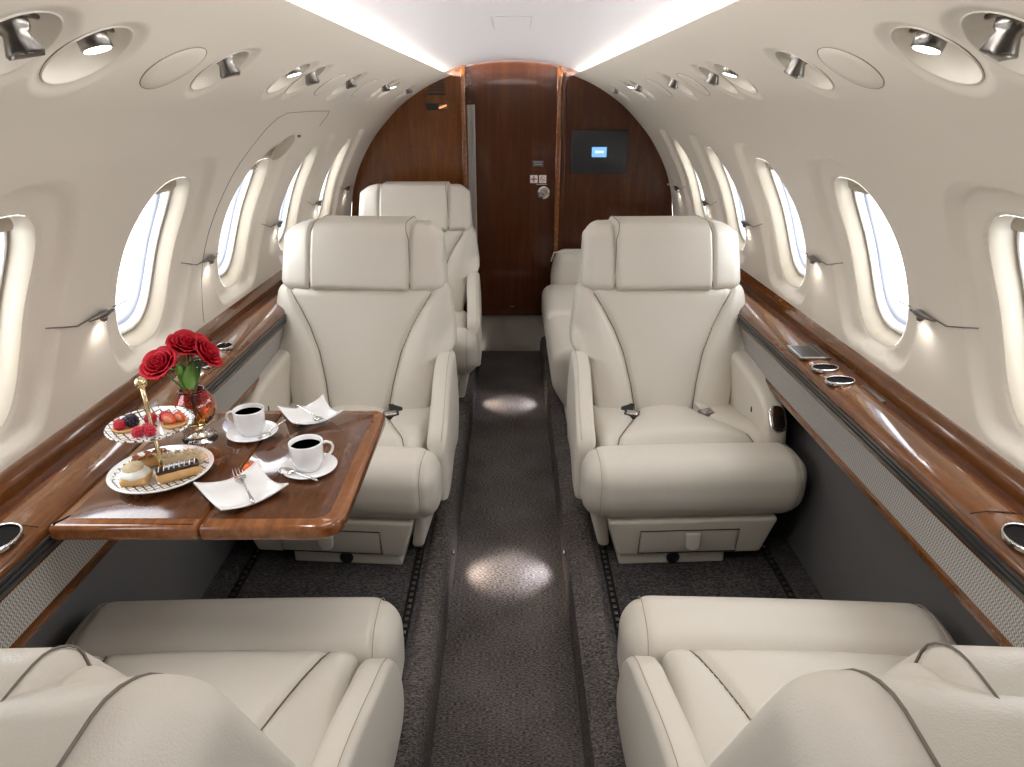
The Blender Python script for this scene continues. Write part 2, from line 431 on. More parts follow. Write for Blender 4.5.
# ceiling and cove
def cz(x): return .205 - .045*(x/.36)**2 - .012*(x/.36)**4
pr = [(x, zc(cz(x))) for x in [-.37+.74*i/24 for i in range(25)]]
ce = struct(mk('ceiling', *extr(pr[::-1], Y0, Y1, 1, False, False), M['ceil']))
for side, nm in ((-1, 1), (1, 2)):
    pr = [(side*.37, zc(cz(.37))), (side*.402, zc(.158)), (side*.4035, zc(.1055))]
    struct(mk('trim_%d' % nm, *extr(pr, Y0, Y1, 1, False, False), M['ceil'], smooth=False))
for (x0, x1, y0, y1), lb in (((-.055,.055,1.22,1.44), 'faint rectangular access panel outlined on the ceiling, nearest one'), ((-.05,.05,1.95,2.25), 'faint rectangular access panel outlined on the ceiling, one nearer the wooden door')):
    t = thing('access_panel', lb, 'access panel', ((x0+x1)/2, (y0+y1)/2, zc(.20)))
    pts = [(x0,y0),(x1,y0),(x1,y1),(x0,y1),(x0,y0)]
    V = join([tube([(a[0]+(b[0]-a[0])*i/6, a[1]+(b[1]-a[1])*i/6, zc(cz(a[0]+(b[0]-a[0])*i/6)-.0002)) for i in range(7)], .0009, 5) for a, b in zip(pts, pts[1:])])
    o = mk('seam', [Vector(p)-t.location for p in V[0]], V[1], M['seam'], t)
    V = [(x0+(x1-x0)*i/8-t.location.x, y-t.location.y, zc(cz(x0+(x1-x0)*i/8)-.0012)-t.location.z) for y in (y0, y1) for i in range(9)]
    mk('panel', V, [(i, i+9, i+10, i+1) for i in range(8)], M['ceil'], t)
# floors
struct(mk('floor', *box(-.2,.2,Y0,4.2,-.03,0,.002), M['carpet'], smooth=False))
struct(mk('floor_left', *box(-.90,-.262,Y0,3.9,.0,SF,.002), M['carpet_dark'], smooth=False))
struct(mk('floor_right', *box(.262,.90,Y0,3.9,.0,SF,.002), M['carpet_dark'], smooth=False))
for side, k in ((-1, 3), (1, 4)):
    pr = [(side*x, z) for x, z in ((.19 if side<0 else .17,-.01),(.192 if side<0 else .172,.07),(.198 if side<0 else .178,.105),(.212,.122),(.23,.128),(.252,.127),(.265,.117),(.272,.10),(.27,-.01))]
    o = struct(mk('trim_%d' % k, *extr(pr[::-1] if side > 0 else pr, Y0, 3.9, 1), M['carpet'])); sharp(o, 50)
for x, lb in ((-.288,'left of the aisle beside the carpeted sill'), (-.80,'at the foot of the left wall under the table'), (.288,'right of the aisle along the carpeted sill'), (.80,'at the foot of the right wall')):
    t = thing('seat_track', 'studded seat track ' + lb, 'seat track', (x,1.3,SF))
    mk('rail', *box(-.012,.012,-2.5,2.55,-.002,.003,.001), M['gap'], t, smooth=False)
    V = join([box(-.005,.005,-.30+.025*i,-.288+.025*i,.002,.005,.001,k=1) for i in range(34)])
    mk('studs', V[0], V[1], M['satin'], t)['kind'] = 'stuff'
struct(mk('wall_back', *box(-1,1,Y0-.03,Y0,0,zc(.25),.002), M['wall'], smooth=False))

# ------------------------------------------------------------------ side ledges
def ledge(side, label):
    t = thing('side_ledge', label, 'ledge', (0,0,zc(-.642)), 0)
    def pp(a): return [(side*x, z+.642) for x, z in a]
    def ex(nm, a, mat, par=t, y0=Y0, y1=3.88, closed=True, sm=True):
        p = pp(a); o = mk(nm, *extr(p if side < 0 else p[::-1], y0, y1, 1, closed, closed), mat, par, smooth=sm); sharp(o, 40); return o
    ex('back_rail', [(.935,-.70),(.935,-.612),(.928,-.604),(.916,-.606),(.902,-.626),(.897,-.642),(.897,-.70)], M['wood'])
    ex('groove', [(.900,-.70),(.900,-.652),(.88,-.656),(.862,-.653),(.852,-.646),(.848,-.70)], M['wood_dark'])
    ex('ledge_top', [(.856,-.70),(.856,-.641),(.848,-.638),(.82,-.637),(.795,-.641),(.780,-.648),(.774,-.657),(.773,-.664),(.776,-.70)], M['wood'])
    o = ex('black_trim', [(.80,-.69),(.772,-.664),(.768,-.664),(.768,-.668),(.771,-.669),(.771,-.672),(.768,-.673),(.768,-.677),(.771,-.678),(.771,-.681),(.768,-.682),(.769,-.690),(.80,-.70)], M['blacktrim'], sm=False)
    ex('fabric_panel', [(.88,-.68),(.776,-.688),(.790,-.74),(.803,-.803),(.88,-.82)], M['fabric'], sm=False)
    ex('wood_strip', [(.89,-.81),(.803,-.803),(.799,-.808),(.800,-.822),(.806,-.826),(.89,-.826)], M['wood'])
    return t
LR = ledge(1, 'glossy mahogany side ledge with grey fabric below running along the right wall')
LL = ledge(-1, 'glossy mahogany side ledge with grey fabric below running along the left wall, table attached')
def cupholder(x, y, rx, ry, label, rz=0):
    t = thing('cup_holder', label, 'cup holder', (x, y, zc(-.6350)), rz)
    n = 28; V = []; sc = [(1.0,-.004),(1.0,.002),(.96,.0045),(.90,.003),(.88,-.002)]
    for s, z in sc: V += [(rx*s*math.cos(2*PI*k/n), ry*s*math.sin(2*PI*k/n), z) for k in range(n)]
    F = [(j*n+k, j*n+(k+1) % n, (j+1)*n+(k+1) % n, (j+1)*n+k) for j in range(len(sc)-1) for k in range(n)]
    mk('rim', V, F, M['chrome'], t)
    V = []; sc = [(.89,.0028),(.87,-.001),(.84,-.002)]
    for s, z in sc: V += [(rx*s*math.cos(2*PI*k/n), ry*s*math.sin(2*PI*k/n), z+.001) for k in range(n)]
    F = [(j*n+k, j*n+(k+1) % n, (j+1)*n+(k+1) % n, (j+1)*n+k) for j in range(len(sc)-1) for k in range(n)] + [tuple(2*n+k for k in range(n))]
    o = mk('well', V, F, M['gap'], t)
    return t
cupholder(.812, 1.632, .036, .024, 'black chrome-rimmed cup well in the right ledge, farther of the pair', .15)
cupholder(.812, 1.545, .038, .026, 'black chrome-rimmed cup well in the right ledge, nearer of the pair', .15)
cupholder(.815, .885, .037, .045, 'large round cup well in the right ledge near the closest window')
cupholder(-.815, .885, .037, .045, 'large round cup well in the left ledge beside the near end of the table')
cupholder(-.818, 1.66, .034, .034, 'black chrome-rimmed cup well in the left ledge behind the roses')
cupholder(-.812, 1.80, .022, .026, 'small cup well in the left ledge beside the armrest, behind the roses')
t = thing('control_panel', 'dark recessed control tray with silver rim in the right ledge beyond the cup wells', 'control panel', (.812,1.755,zc(-.6365)))
mk('rim', *box(-.036,.034,-.052,.052,-.004,.004,.002), M['satin'], t)
mk('tray', *box(-.028,.026,-.044,.044,.0,.0048,.001), M['black'], t)
for y, lb in ((1.80,'farther'), (1.50,'nearer')):
    t = thing('latch_plate', 'narrow silver latch plate on the inner edge of the right ledge, %s one' % lb, 'latch', (.876,y,zc(-.652)))
    mk('plate', *box(-.007,.007,-.05,.05,-.004,.004,.002), M['satin'], t)
t = thing('ledge_joint', 'fine curved joint line across the right ledge before the near cup well', 'joint', (.82,.97,zc(-.637)))
mk('line', *tube([(-.045,0,-.004),(-.02,0,.0),(.02,-.004,.001),(.035,-.004,-.003)], .001, 5), M['gap'], t)
t = thing('ledge_joint', 'fine joint line across the left ledge at the near edge of the table', 'joint', (-.82,.93,zc(-.637)))
mk('line', *tube([(.045,0,-.004),(.02,0,.0),(-.02,-.004,.001),(-.035,-.004,-.003)], .001, 5), M['gap'], t)

# ------------------------------------------------------------------ overhead fittings
def fitting(side, y, kind, label):
    c = W3(side, y, FS, -.005); n = pnor(FS); ax = Vector((side*n.x, 0, n.y)); ex = Vector((0,1,0)); ez = ex.cross(ax)
    if ez.z < 0: ez = -ez              # ez points up along the wall
    t = thing('reading_light' if kind == 'l' else 'air_nozzle', label, 'reading light' if kind == 'l' else 'air nozzle', c, 0, 'overhead fittings on the %s wall' % ('left' if side < 0 else 'right'))
    def P(a, b, h): return ex*a + ez*b + ax*h
    pr = [(1.04,.0015),(1.02,.0032),(.99,.001),(.975,-.006),(.8,-.016),(.5,-.025),(.2,-.029),(.02,-.029)]; K = 32
    V = [P(FR*r*math.cos(2*PI*k/K), FR*r*math.sin(2*PI*k/K), h) for r, h in pr for k in range(K)]
    F = [(j*K+k, j*K+(k+1) % K, (j+1)*K+(k+1) % K, (j+1)*K+k) for j in range(len(pr)-1) for k in range(K)]
    mk('dish', V, F, M['wall'], t)
    V = tube([P(FR*1.035*math.cos(2*PI*k/K), FR*1.035*math.sin(2*PI*k/K), .0008) for k in range(K+1)], .0008, 5, False)
    mk('rim_line', *V, M['seam'], t)
    d = (ax*.75 - Vector((0,0,1))*.75).normalized()
    if side: pass
    o0 = P(.0, .020, -.017)
    if kind == 'l':
        mk('lamp_housing', *tube([o0-d*.004, o0+d*.002, o0+d*.020, o0+d*.0205], [.016,.018,.018,.0165], 20), M['satin'], t)
        mk('lamp_lens', *tube([o0+d*.0203, o0+d*.0215], .0155, 20), M['lamp_face'], t)
    else:
        mk('nozzle', *tube([o0-d*.004, o0+d*.012, o0+d*.016, o0+d*.034, o0+d*.038, o0+d*.034], [.018,.016,.012,.018,.0165,.011], 20), M['satin'], t)
        mk('outlet', *tube([o0+d*.030, o0+d*.036], .011, 14), M['chrome'], t)
    mk('bracket', *tube([P(-.020,.036,-.010), P(0,.037,-.009), P(.020,.036,-.010)], .0028, 8), M['satin'], t)
    if kind == 'l':
        ld = bpy.data.lights.new('reading_lamp', 'SPOT'); ld.energy = 3.2; ld.spot_size = math.radians(95); ld.spot_blend = .9; ld.shadow_soft_size = .02; ld.color = (1,.95,.88)
        lo = bpy.data.objects.new('reading_lamp', ld); COL.objects.link(lo); lo.location = c + o0 + d*.03
        lo.rotation_euler = (Vector((side*.05,0,-1))).to_track_quat('-Z','Y').to_euler(); lo.parent = t; lo.location = o0+d*.03
ordn = ['nearest','second nearest','third nearest','fourth nearest','fifth nearest','sixth nearest','farthest']
for side, sn in ((-1,'left'), (1,'right')):
    cnt = {'l':0,'g':0}
    for y, kd in FIX:
        k = cnt[kd]; cnt[kd] += 1; tot = sum(1 for _, q_ in FIX if q_ == kd)
        lb = 'chrome %s in a dish high on the %s wall, %s' % ('reading light' if kd=='l' else 'air nozzle', sn, 'farthest one' if k == tot-1 else ordn[k]+' one')
        fitting(side, y, kd, lb)
    for i, y in enumerate(BLANK):
        c = W3(side, y, FS, 0)
        t = thing('cover_plate', 'blank round cream cover plate on the upper %s wall, %s' % (sn, ['nearest one','second nearest','farthest one'][i]), 'cover plate', c, 0, 'blank cover plates')
        K = 40
        def Q(a, r, h):
            # slightly pointed lens outline
            yy = r*math.cos(a)*1.08; ss = r*math.sin(a)*.92
            return W3(side, y+yy, FS+ss, h)-c
        V = [Q(2*PI*k/K, FR*r, h) for r, h in ((1,.0001),(.97,.0014),(.6,.0016),(.02,.0016)) for k in range(K)]
        F = [(j*K+k, j*K+(k+1) % K, (j+1)*K+(k+1) % K, (j+1)*K+k) for j in range(3) for k in range(K)]
        mk('plate', V, F, M['wall'], t)
        mk('edge_line', *tube([Q(2*PI*k/K, FR, .0004) for k in range(K+1)], .0009, 5, False), M['seam'], t)
# wall lamps between the windows
WL = [(1.375,'nearest, above the cake stand', 'nearest, above the ledge'), (1.93,'second nearest','second nearest'), (2.545,'third nearest','third nearest'), (3.11,'fourth nearest','fourth nearest'), (3.68,'farthest','farthest, by the wooden partition')]
for side, sn in ((-1,'left'), (1,'right')):
    for y, la_, lr_ in WL:
        S0 = .803; c = W3(side, y, S0, 0)
        t = thing('wall_lamp', 'small metal lamp on a wire between windows, %s wall, %s' % (sn, la_ if side < 0 else lr_), 'lamp', c, 0, 'wire accent lamps on the walls')
        P = lambda dy, ds, h: W3(side, y+dy, S0+ds, h)-c
        mk('wire', *tube([P(-.18,-.024,.003), P(-.17,-.022,.005), P(-.082,.004,.006), P(-.045,.001,.007)], .0014, 6), M['satin'], t)
        mk('wire', *tube([P(.045,.0,.007), P(.075,.002,.006), P(.095,.003,.005), P(.11,.003,.003)], .0014, 6), M['satin'], t)
        mk('lamp_body', *tube([P(-.048,.002,.008), P(-.044,.002,.009), P(-.02,.0,.012), P(0,-.001,.013), P(.018,.001,.012), P(.03,.003,.010), P(.034,.003,.010), P(.048,.005,.008)], [.002,.0034,.006,.0085,.0065,.004,.0048,.0024], 12), M['satin'], t)
        mk('shade', *tube([P(-.008,.004,.013), P(.0,.010,.013), P(.004,.015,.013)], [.006,.0082,.0055], 12), M['satin'], t)
        mk('bulb', *tube([P(.004,.015,.0135), P(.005,.018,.0135)], [.0045,.003], 10), M['led'], t)
        ld = bpy.data.lights.new('wall_lamp_light', 'SPOT'); ld.energy = .16; ld.spot_size = math.radians(165); ld.spot_blend = 1; ld.shadow_soft_size = .006; ld.color = (1,.96,.9)
        lo = bpy.data.objects.new('wall_lamp_light', ld); COL.objects.link(lo); lo.parent = t; lo.location = P(.006,.024,.024)
        lo.rotation_euler = (P(.006,.12,0)-P(.006,.03,.010)).to_track_quat('-Z','Y').to_euler()
# emergency exit hatch on the left wall
c = W3(-1, 2.18, .6, 0)
t = thing('exit_hatch', 'cream hatch outlined by a thin seam around the third left window', 'hatch', c)
pts = [(1.915,1.0),(1.90,.80),(1.90,.45),(1.905,.39),(1.925,.35),(1.97,.331),(2.2,.328),(2.42,.33),(2.455,.35),(2.47,.40)]
dense = []
for (a, b), (e, g) in zip(pts, pts[1:]):
    nn_ = max(2, int(math.dist((a,b),(e,g))/.03))
    dense += [(a+(e-a)*i/nn_, b+(g-b)*i/nn_) for i in range(nn_)]
mk('seam', *tube([W3(-1, y, s, relief(y, s)+.0002)-c for y, s in dense+[pts[-1]]], .0011, 5, False), M['seam'], t)
K = 28; pr = [(1,.0005),(.93,.004),(.6,.008),(.02,.009)]
V = [W3(-1, 2.215+.075*r*math.cos(2*PI*k/K), .475+.05*r*math.sin(2*PI*k/K), h)-c for r, h in pr for k in range(K)]
mk('handle_cover', V, [(j*K+k, j*K+(k+1) % K, (j+1)*K+(k+1) % K, (j+1)*K+k) for j in range(3) for k in range(K)], M['reveal'], t)
p = W3(-1, 2.29, .432, .004)-c
mk('catch', *xf(rbox(.004,.008,.004,.003), p), M['satin'], t)

# ------------------------------------------------------------------ forward partition
def arc_outline(x0, x1, zb, inset=0):
    """panel polygon (x,z) under the cabin section between x0 and x1"""
    top = []
    n = 30
    for i in range(n+1):
        x = x0 + (x1-x0)*i/n; ax = abs(x)
        if ax < .325: z = cz(x)
        else:
            z = -.7
            for (a, b), (e, g) in zip(TAB, TAB[1:]):
                if a <= ax <= e: z = b+(g-b)*(ax-a)/(e-a+1e-9); break
            z += .012
        top.append((x, zc(z)))
    return [(x0, zb), (x1, zb)] + top[::-1]
def plate(nm, poly, y0, y1, mat, parent=None, sm=False):
    n = len(poly); V = [(x, y0, z) for x, z in poly] + [(x, y1, z) for x, z in poly]
    F = [tuple(range(n)), tuple(range(2*n-1, n-1, -1))] + [(i, i+n, (i+1) % n + n, (i+1) % n) for i in range(n)]
    return mk(nm, V, F, mat, parent, smooth=sm)
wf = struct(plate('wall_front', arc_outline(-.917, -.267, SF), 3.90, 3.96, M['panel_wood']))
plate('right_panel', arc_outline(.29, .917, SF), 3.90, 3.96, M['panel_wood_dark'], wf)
mk('left_post', *box(-.272,-.246,3.87,3.98,.0,zc(.193),.006), M['wood_edge'], wf)
mk('right_post', *box(.238,.266,3.885,3.98,.0,zc(.178),.006), M['wood_edge'], wf)
mk('right_edge', *box(.266,.292,3.895,3.98,.0,zc(.150),.004), M['panel_wood_dark'], wf)
mk('recess', *box(-.25,-.205,4.0,4.03,.0,zc(.21),.002), M['wood_dark'], wf, smooth=False)
mk('header', *box(-.25,-.206,3.93,4.0,zc(-.005),zc(.197),.004), M['wood_dark'], wf)
struct(plate('wall_end', [(-.95,0),(.95,0),(.95,zc(.3)),(-.95,zc(.3))], 4.21, 4.25, M['panel_wood_dark']))
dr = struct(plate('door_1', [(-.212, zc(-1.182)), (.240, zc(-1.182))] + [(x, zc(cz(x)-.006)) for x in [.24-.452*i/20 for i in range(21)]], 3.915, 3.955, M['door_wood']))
t = mk('door_handle', *xf(lathe([(.001,0),(.034,0),(.036,.004),(.034,.008),(.026,.010),(.024,.008),(.016,.008),(.014,.018),(.012,.021),(.001,.022)], 32), (.178,3.915,zc(-.465)), (PI/2,0,0)), M['chrome'], dr); sharp(t, 40)
mk('latch', *box(-.014,.014,3.911,3.916,zc(-1.128),zc(-1.124),.001), M['chrome'], dr)
# kick panel under the door
def kf(x, y, z): return (x, y - .012*abs(math.sin((x+.2)*PI/.16))*smst(0,.05,z)*smst(.25,.18,z), z)
struct(mk('trim_5', *box(-.215,.265,3.95,3.99,-.01,zc(-1.17),.01, step=.012, fn=kf), M['quilt']))
# curtain
V, F = [], []; n = 22
for j in range(12):
    z = zc(-.008) - (zc(-.008)-.02)*j/11
    for i in range(n): V.append((-.243+.042*i/(n-1), 3.893+.010*math.sin(i*1.55), z))
for j in range(11):
    for i in range(n-1): a = j*n+i; F.append((a, a+1, a+n+1, a+n))
o = mk('curtain', V, F, M['curtain']); tag(o, 'narrow gathered grey curtain hanging left of the wooden door', 'curtain')
o.modifiers.new('t', 'SOLIDIFY').thickness = .002
# vent, lit sign
t = thing('air_vent', 'black louvred air vent at the top of the left wooden partition', 'vent', (-.40,3.9,zc(.075)))
for i in range(6):
    x0 = -.055+.010*i if i > 1 else -.055+.016*(2-i)*0+.0
    w0 = -.06 + .013*i
    mk('louvre', *box(w0 if i > 0 else -.055,.047,-.006,.001,.030-.0165*(5-i)+.018,.030-.0165*(5-i)+.027,.0015), M['black'], t)
t = thing('exit_sign', 'small black sign with lit orange end below the vent on left partition', 'sign', (-.42,3.9,zc(-.018)))
mk('sign_plate', *box(-.035,.042,-.008,.001,-.017,.015,.003), M['black'], t)
mk('lit_panel', *box(.028,.074,-.012,.001,-.014,.013,.003), M['satin'], t)
mk('lit_bar', *xf(box(-.021,.021,-.0135,-.011,-.004,.004,.001), (.051,0,0), (0,-.35,0)), M['orange'], t)
# door placards
t = thing('placard', 'small dark placard with faint lettering above the stickers on wooden door', 'placard', (.145,3.915,zc(-.312)))
mk('plate', *box(-.032,.030,-.003,0,-.014,.018,.001), M['ink'], t)
V = join([box(-.022+.0065*i,-.018+.0065*i,-.0037,-.0028,-.006,.002,.0003,k=1) for i in range(7)]); mk('lettering', *V, M['letter'], t)
mk('top_line', *box(-.026,.024,-.0037,-.0028,.009,.0125,.0003,k=1), M['letter'], t)
t = thing('first_aid_sticker', 'white square sticker with a red cross on the wooden door', 'sticker', (.122,3.915,zc(-.392)))
mk('backing', *box(-.021,.021,-.0015,0,-.021,.021,.0007), M['white_sticker'], t)
V = join([box(-.017,.017,-.0022,-.001,-.0035,.0035,.0003,k=1), box(-.0035,.0035,-.0022,-.001,-.017,.017,.0003,k=1)]); mk('cross', *V, M['red_ink'], t)
t = thing('no_smoking_sticker', 'white square sticker with a crossed circle on the wooden door', 'sticker', (.171,3.915,zc(-.392)))
mk('backing', *box(-.020,.020,-.0015,0,-.021,.021,.0007), M['white_sticker'], t)
V = join([tube([(.0135*math.cos(2*PI*k/24), -.0018, .0135*math.sin(2*PI*k/24)) for k in range(25)], .0014, 6, False), tube([(-.0095,-.0018,.0095),(.0095,-.0018,-.0095)], .0014, 6)]); mk('ring', *V, M['red_ink'], t)
V = join([box(-.009,.007,-.0022,-.001,-.002,.001,.0003,k=1)]); mk('cigarette', *V, M['ink'], t)
t = thing('label_strip', 'thin pale strip label under the stickers on the wooden door', 'label', (.165,3.915,zc(-.42)))
mk('strip', *box(-.03,.03,-.0015,0,-.002,.002,.0003,k=1), M['letter'], t)
# monitor
t = thing('monitor', 'flat dark wall monitor on the right partition showing a small blue box', 'monitor', (.475,3.9,zc(-.247)))
mk('screen', *box(-.152,.152,-.022,.002,-.112,.112,.004), M['screen'], t)
o = mk('picture_box', *box(-.040,.040,-.0228,-.0215,-.026,.026,.0004,k=1), M['screen_blue'], t)
mk('lettering', *join([box(-.020+.009*i,-.014+.009*i,-.0234,-.0226,-.005,.007,.0002,k=1) for i in range(5)]), M['screen_white'], o)
t = thing('wall_button', 'tiny round chrome button on the right partition beside the monitor', 'button', (.872,3.9,zc(-.42)))
mk('cap', *xf(lathe([(.001,0),(.009,0),(.009,.004),(.001,.006)], 16), (0,0,0), (PI/2,0,0)), M['chrome'], t)

# ------------------------------------------------------------------ seats
XV = [(.30,.098),(.34,.10),(.42,.113),(.52,.137),(.60,.170),(.66,.203),(.71,.235)]
BW = [(.30,.225),(.40,.243),(.49,.258),(.505,.264),(.525,.304),(.54,.311),(.58,.310),(.64,.302),(.70,.292),(.76,.284)]
def build_seat(sg, label, loc, rz, lean=.36, near=False):
    """front of the seat looks to local -y; sg = side of the window arm"""
    t = thing('cabin_seat', label, 'seat', loc, rz, 'cream leather cabin seats')
    def rec(z): return .43 + (z-.33)*lean        # front plane of the backrest at height z
    drop = (lean-.36)*.35
    def low(z): return z - drop*smst(.35,.95,z)
    Lm = M['leather']
    # --- thigh roll
    HY, HZ, RR = .090, .103, .068
    def fb(x, y, z):
        e = math.exp(-((abs(x)-.285)/.005)**2); k = 1-.03*e; puff = 1+.04*(1-(x/.33)**2)
        y2 = y*k - .006*math.cos(PI*min(1, abs(z)/HZ)*.5)
        y2 += .022*smst(0, -HZ, z)
        return (x, .088+y2, .262+z*k*puff)
    b = mk('thigh_roll', *rbox(.328,HY,HZ,RR, step=.008, k=7, fn=fb), Lm, t)
    def ringpts(xx):
        out = []
        for qx, qz in ((1,1),(-1,1),(-1,-1),(1,-1)):
            for k in range(9):
                a = {(1,1):0,(-1,1):PI/2,(-1,-1):PI,(1,-1):1.5*PI}[(qx,qz)] + PI/2*k/8
                out.append(Vector(fb(xx, (HY-RR)*qx+(RR+.0012)*math.cos(a), (HZ-RR)*qz+(RR+.0012)*math.sin(a))))
        return out + out[:1]
    for s in (-1, 1): mk('stitching', *tube(ringpts(s*.285), .0010, 5, False), M['thread'], b)
    # --- seat cushion
    def xc(y): return interp([(.15,.215),(.20,.198),(.25,.172),(.30,.148),(.36,.120),(.46,.090)], y)
    def fc(x, y, z):
        yy = y+.325; zz = .318 + z
        if z > 0:
            xs = xc(yy); g = math.exp(-((abs(x)-xs)/.008)**2); zz -= .013*g
            zz += .016*(1-min(1, abs(x)/xs)**2)*smst(.15,.22,yy)
            zz += .009*math.sin(PI*min(1, max(0, (abs(x)-xs)/max(.05, .262-xs))))*smst(.17,.26,yy)
            zz -= .012*smst(.20,.165,yy)
        zz -= .026*smst(.2, .46, yy)
        return (x, yy, zz)
    b = mk('seat_cushion', *rbox(.262,.165,.05,.03, step=.006, k=5, fn=fc), Lm, t)
    for s in (-1, 1):
        pts = [Vector(fc(s*xc(.17+.27*i/20), .17+.27*i/20-.325, .05))+Vector((0,0,.0034)) for i in range(21)]
        mk('seam', *tube(pts, .0015, 5), M['leather_seam'], b)
    # --- backrest
    def XS(z): return interp(XV, z)
    zb0, zb1 = .30, .733; cz_, hz_ = (zb0+zb1)/2, (zb1-zb0)/2
    def fk(x, y, z):
        zz = cz_+z; w = interp(BW, zz); xx = x/.3*w
        yy = rec(zz) + .062 + y
        B = smst(-.045, .045, y); xs = XS(zz); slope = .45 if zz > .5 else .15
        dd = (abs(xx)-xs)*math.cos(slope)
        yf = .030*smst(.22,.30,abs(xx))*smst(.50,.60,zz) + .013*math.exp(-(dd/.008)**2) - .016*(1-min(1, abs(xx)/xs)**2) - .014*math.sin(PI*min(1, max(0, dd)/.11))
        yy += yf*(1-B) + .03*(1-(x/.3)**2)*B
        if near: xx *= .93; yy -= .03*B; yy += .025*smst(.15,.27,abs(xx))*smst(.45,.65,zz)*(1-B)
        return (xx, yy, low(zz))
    b = mk('backrest', *rbox(.3,.062,hz_,.034, step=.0065, k=6, fn=fk), Lm, t)
    for s in (-1, 1):
        pts = []
        for i in range(34):
            zz = .335+.375*i/33; xx = XS(zz); w = interp(BW, zz); p = fk(xx/w*.3*s, -.062, zz-cz_); pts.append(Vector(p)+Vector((0,-.0024,0)))
        mk('seam', *tube(pts, .0016, 5), M['leather_seam'], b)
    # --- headrest
    zh0, zh1 = .712, .930; ch, hh = (zh0+zh1)/2, (zh1-zh0)/2
    def fh(x, y, z):
        zz = ch+z; k = (zz-zh0)/(zh1-zh0); w = .276-.012*k - .014*smst(.78,1,k); xx = x/.268*w
        e = math.exp(-((abs(xx)-.165)/.006)**2)
        yy = rec(zz) + .050 + y
        wing = smst(.165,.27,abs(xx))
        ct = 1-smst(.155,.168,abs(xx)); B = smst(-.045, .045, y)
        yf = .014*e + .018*wing - .014*ct*smst(-.02,.12,k) - .008*(1-abs(2*k-1)**2)
        yb = (.086 if near else .052)*(1-smst(.158,.172,abs(xx)))*smst(-.05,.2,k) - .012*smst(.17,.27,abs(xx))
        yy += yf*(1-B) + yb*B
        zz2 = zz - .010*e*smst(.6,1,k) - .012*wing*smst(.8,1,k) + .006*(1-smst(.155,.168,abs(xx)))*smst(.7,1,k)
        if near: xx *= 1-.10*smst(.17,.27,abs(xx)); zz2 -= .030*wing*k; yy += .03*wing*(1-B) - .05*wing*B
        return (xx, yy, low(zz2))
    b = mk('headrest', *rbox(.268,.062,hh,.036, step=.0055, k=7, fn=fh), Lm, t)
    for s in (-1, 1):
        r = .036; X0 = .165*.268/.272*s; o_ = .0020
        pts = [Vector(fh(X0, -.062, -hh+.02+(2*hh-.058)*i/14))+Vector((0,-o_,0)) for i in range(15)]
        for i in range(1, 9): a = PI/2*i/8; pts.append(Vector(fh(X0, -.062+r*(1-math.cos(a)), hh-r+r*math.sin(a)))+Vector((0,-o_*math.cos(a),o_*math.sin(a))))
        for i in range(0, 9): a = PI/2*i/8; pts.append(Vector(fh(X0, .062-r+r*math.sin(a), hh-r+r*math.cos(a)))+Vector((0,o_*math.sin(a),o_*math.cos(a))))
        for i in range(1, 6): pts.append(Vector(fh(X0, .062, hh-r-(2*hh-2*r)*i/5))+Vector((0,o_,0)))
        mk('seam', *tube(pts, [.0017 if i < 15 else .0012 for i in range(len(pts))], 6), M['leather_seam'], b)
    # --- back shell wrapping behind
    SY = .084 if near else .065; SX = .222
    def fs(x, y, z):
        zz = .55+z; w = interp([(.16,.21),(.35,.26),(.52,.312),(.64,.318),(.74,.312),(.85,.304),(.95,.292)] if near else [(.18,.20),(.35,.235),(.52,.290),(.64,.290),(.72,.278),(.80,.268),(.93,.255)], zz)
        if near: zz += .020*(z+.375)/.75; y -= .030*smst(.0,.375,z)
        return (x/.28*w, rec(zz)+.100+y+.026*(1-(x/.28)**2), low(zz))
    b = mk('back_shell', *rbox(.28,.084 if near else .065,.375,.062, step=.016, k=7, fn=fs), Lm, t)
    for s in (-1, 1):
        pts = [fs(s*SX, SY, -.31+.62*i/20) for i in range(21)] + [fs(s*SX, SY-.062+.062*math.cos(PI/2*i/8), .313+.062*math.sin(PI/2*i/8)) for i in range(1,9)]
        if near: pts += [fs(s*SX, -(SY-.062)*i/2, .375) for i in range(0,3)] + [fs(s*SX, -(SY-.062)-.062*math.sin(PI/2*i/6), .313+.062*math.cos(PI/2*i/6)) for i in range(1,6)]
        mk('stitching', *tube([Vector(p)+Vector((0,.0030,.0030) if near else (0,.0008,.0006)) for p in pts], .0016, 5), M['leather_seam'] if near else M['thread'], b)
    # --- armrests
    for s in (-1, 1):
        def fa(x, y, z, s=s):
            yy = .355+y; k = (z+.17)/.34
            top = interp([(.155,.375),(.165,.405),(.18,.432),(.205,.458),(.25,.483),(.32,.505),(.42,.520),(.56,.528)], yy)
            if s != sg or near:
                top = interp([(.155,.300),(.175,.325),(.20,.360),(.24,.385),(.50,.455)] if near else [(.155,.335),(.165,.36),(.19,.388),(.24,.415),(.32,.455),(.42,.500),(.50,.528)], yy)
            bot = interp([(.155,.16),(.25,.15),(.56,.17)], yy)
            return (s*(.262+.008*smst(.4,.16,yy) if s == sg else .284+.020*smst(.5,.16,yy)) + x*(1 if s == sg else .85) + s*.008*math.sin(PI*k), yy, bot + (top-bot)*k)
        a = mk('armrest', *rbox(.034,.200,.17,.022, step=.012, k=5, fn=fa), Lm, t)
        pts = [Vector(fa(s*.020, -.185+.37*i/24, .17)) + Vector((0,0,.0004)) for i in range(25)]
        mk('stitching', *tube(pts, .0008, 5), M['thread'], a)
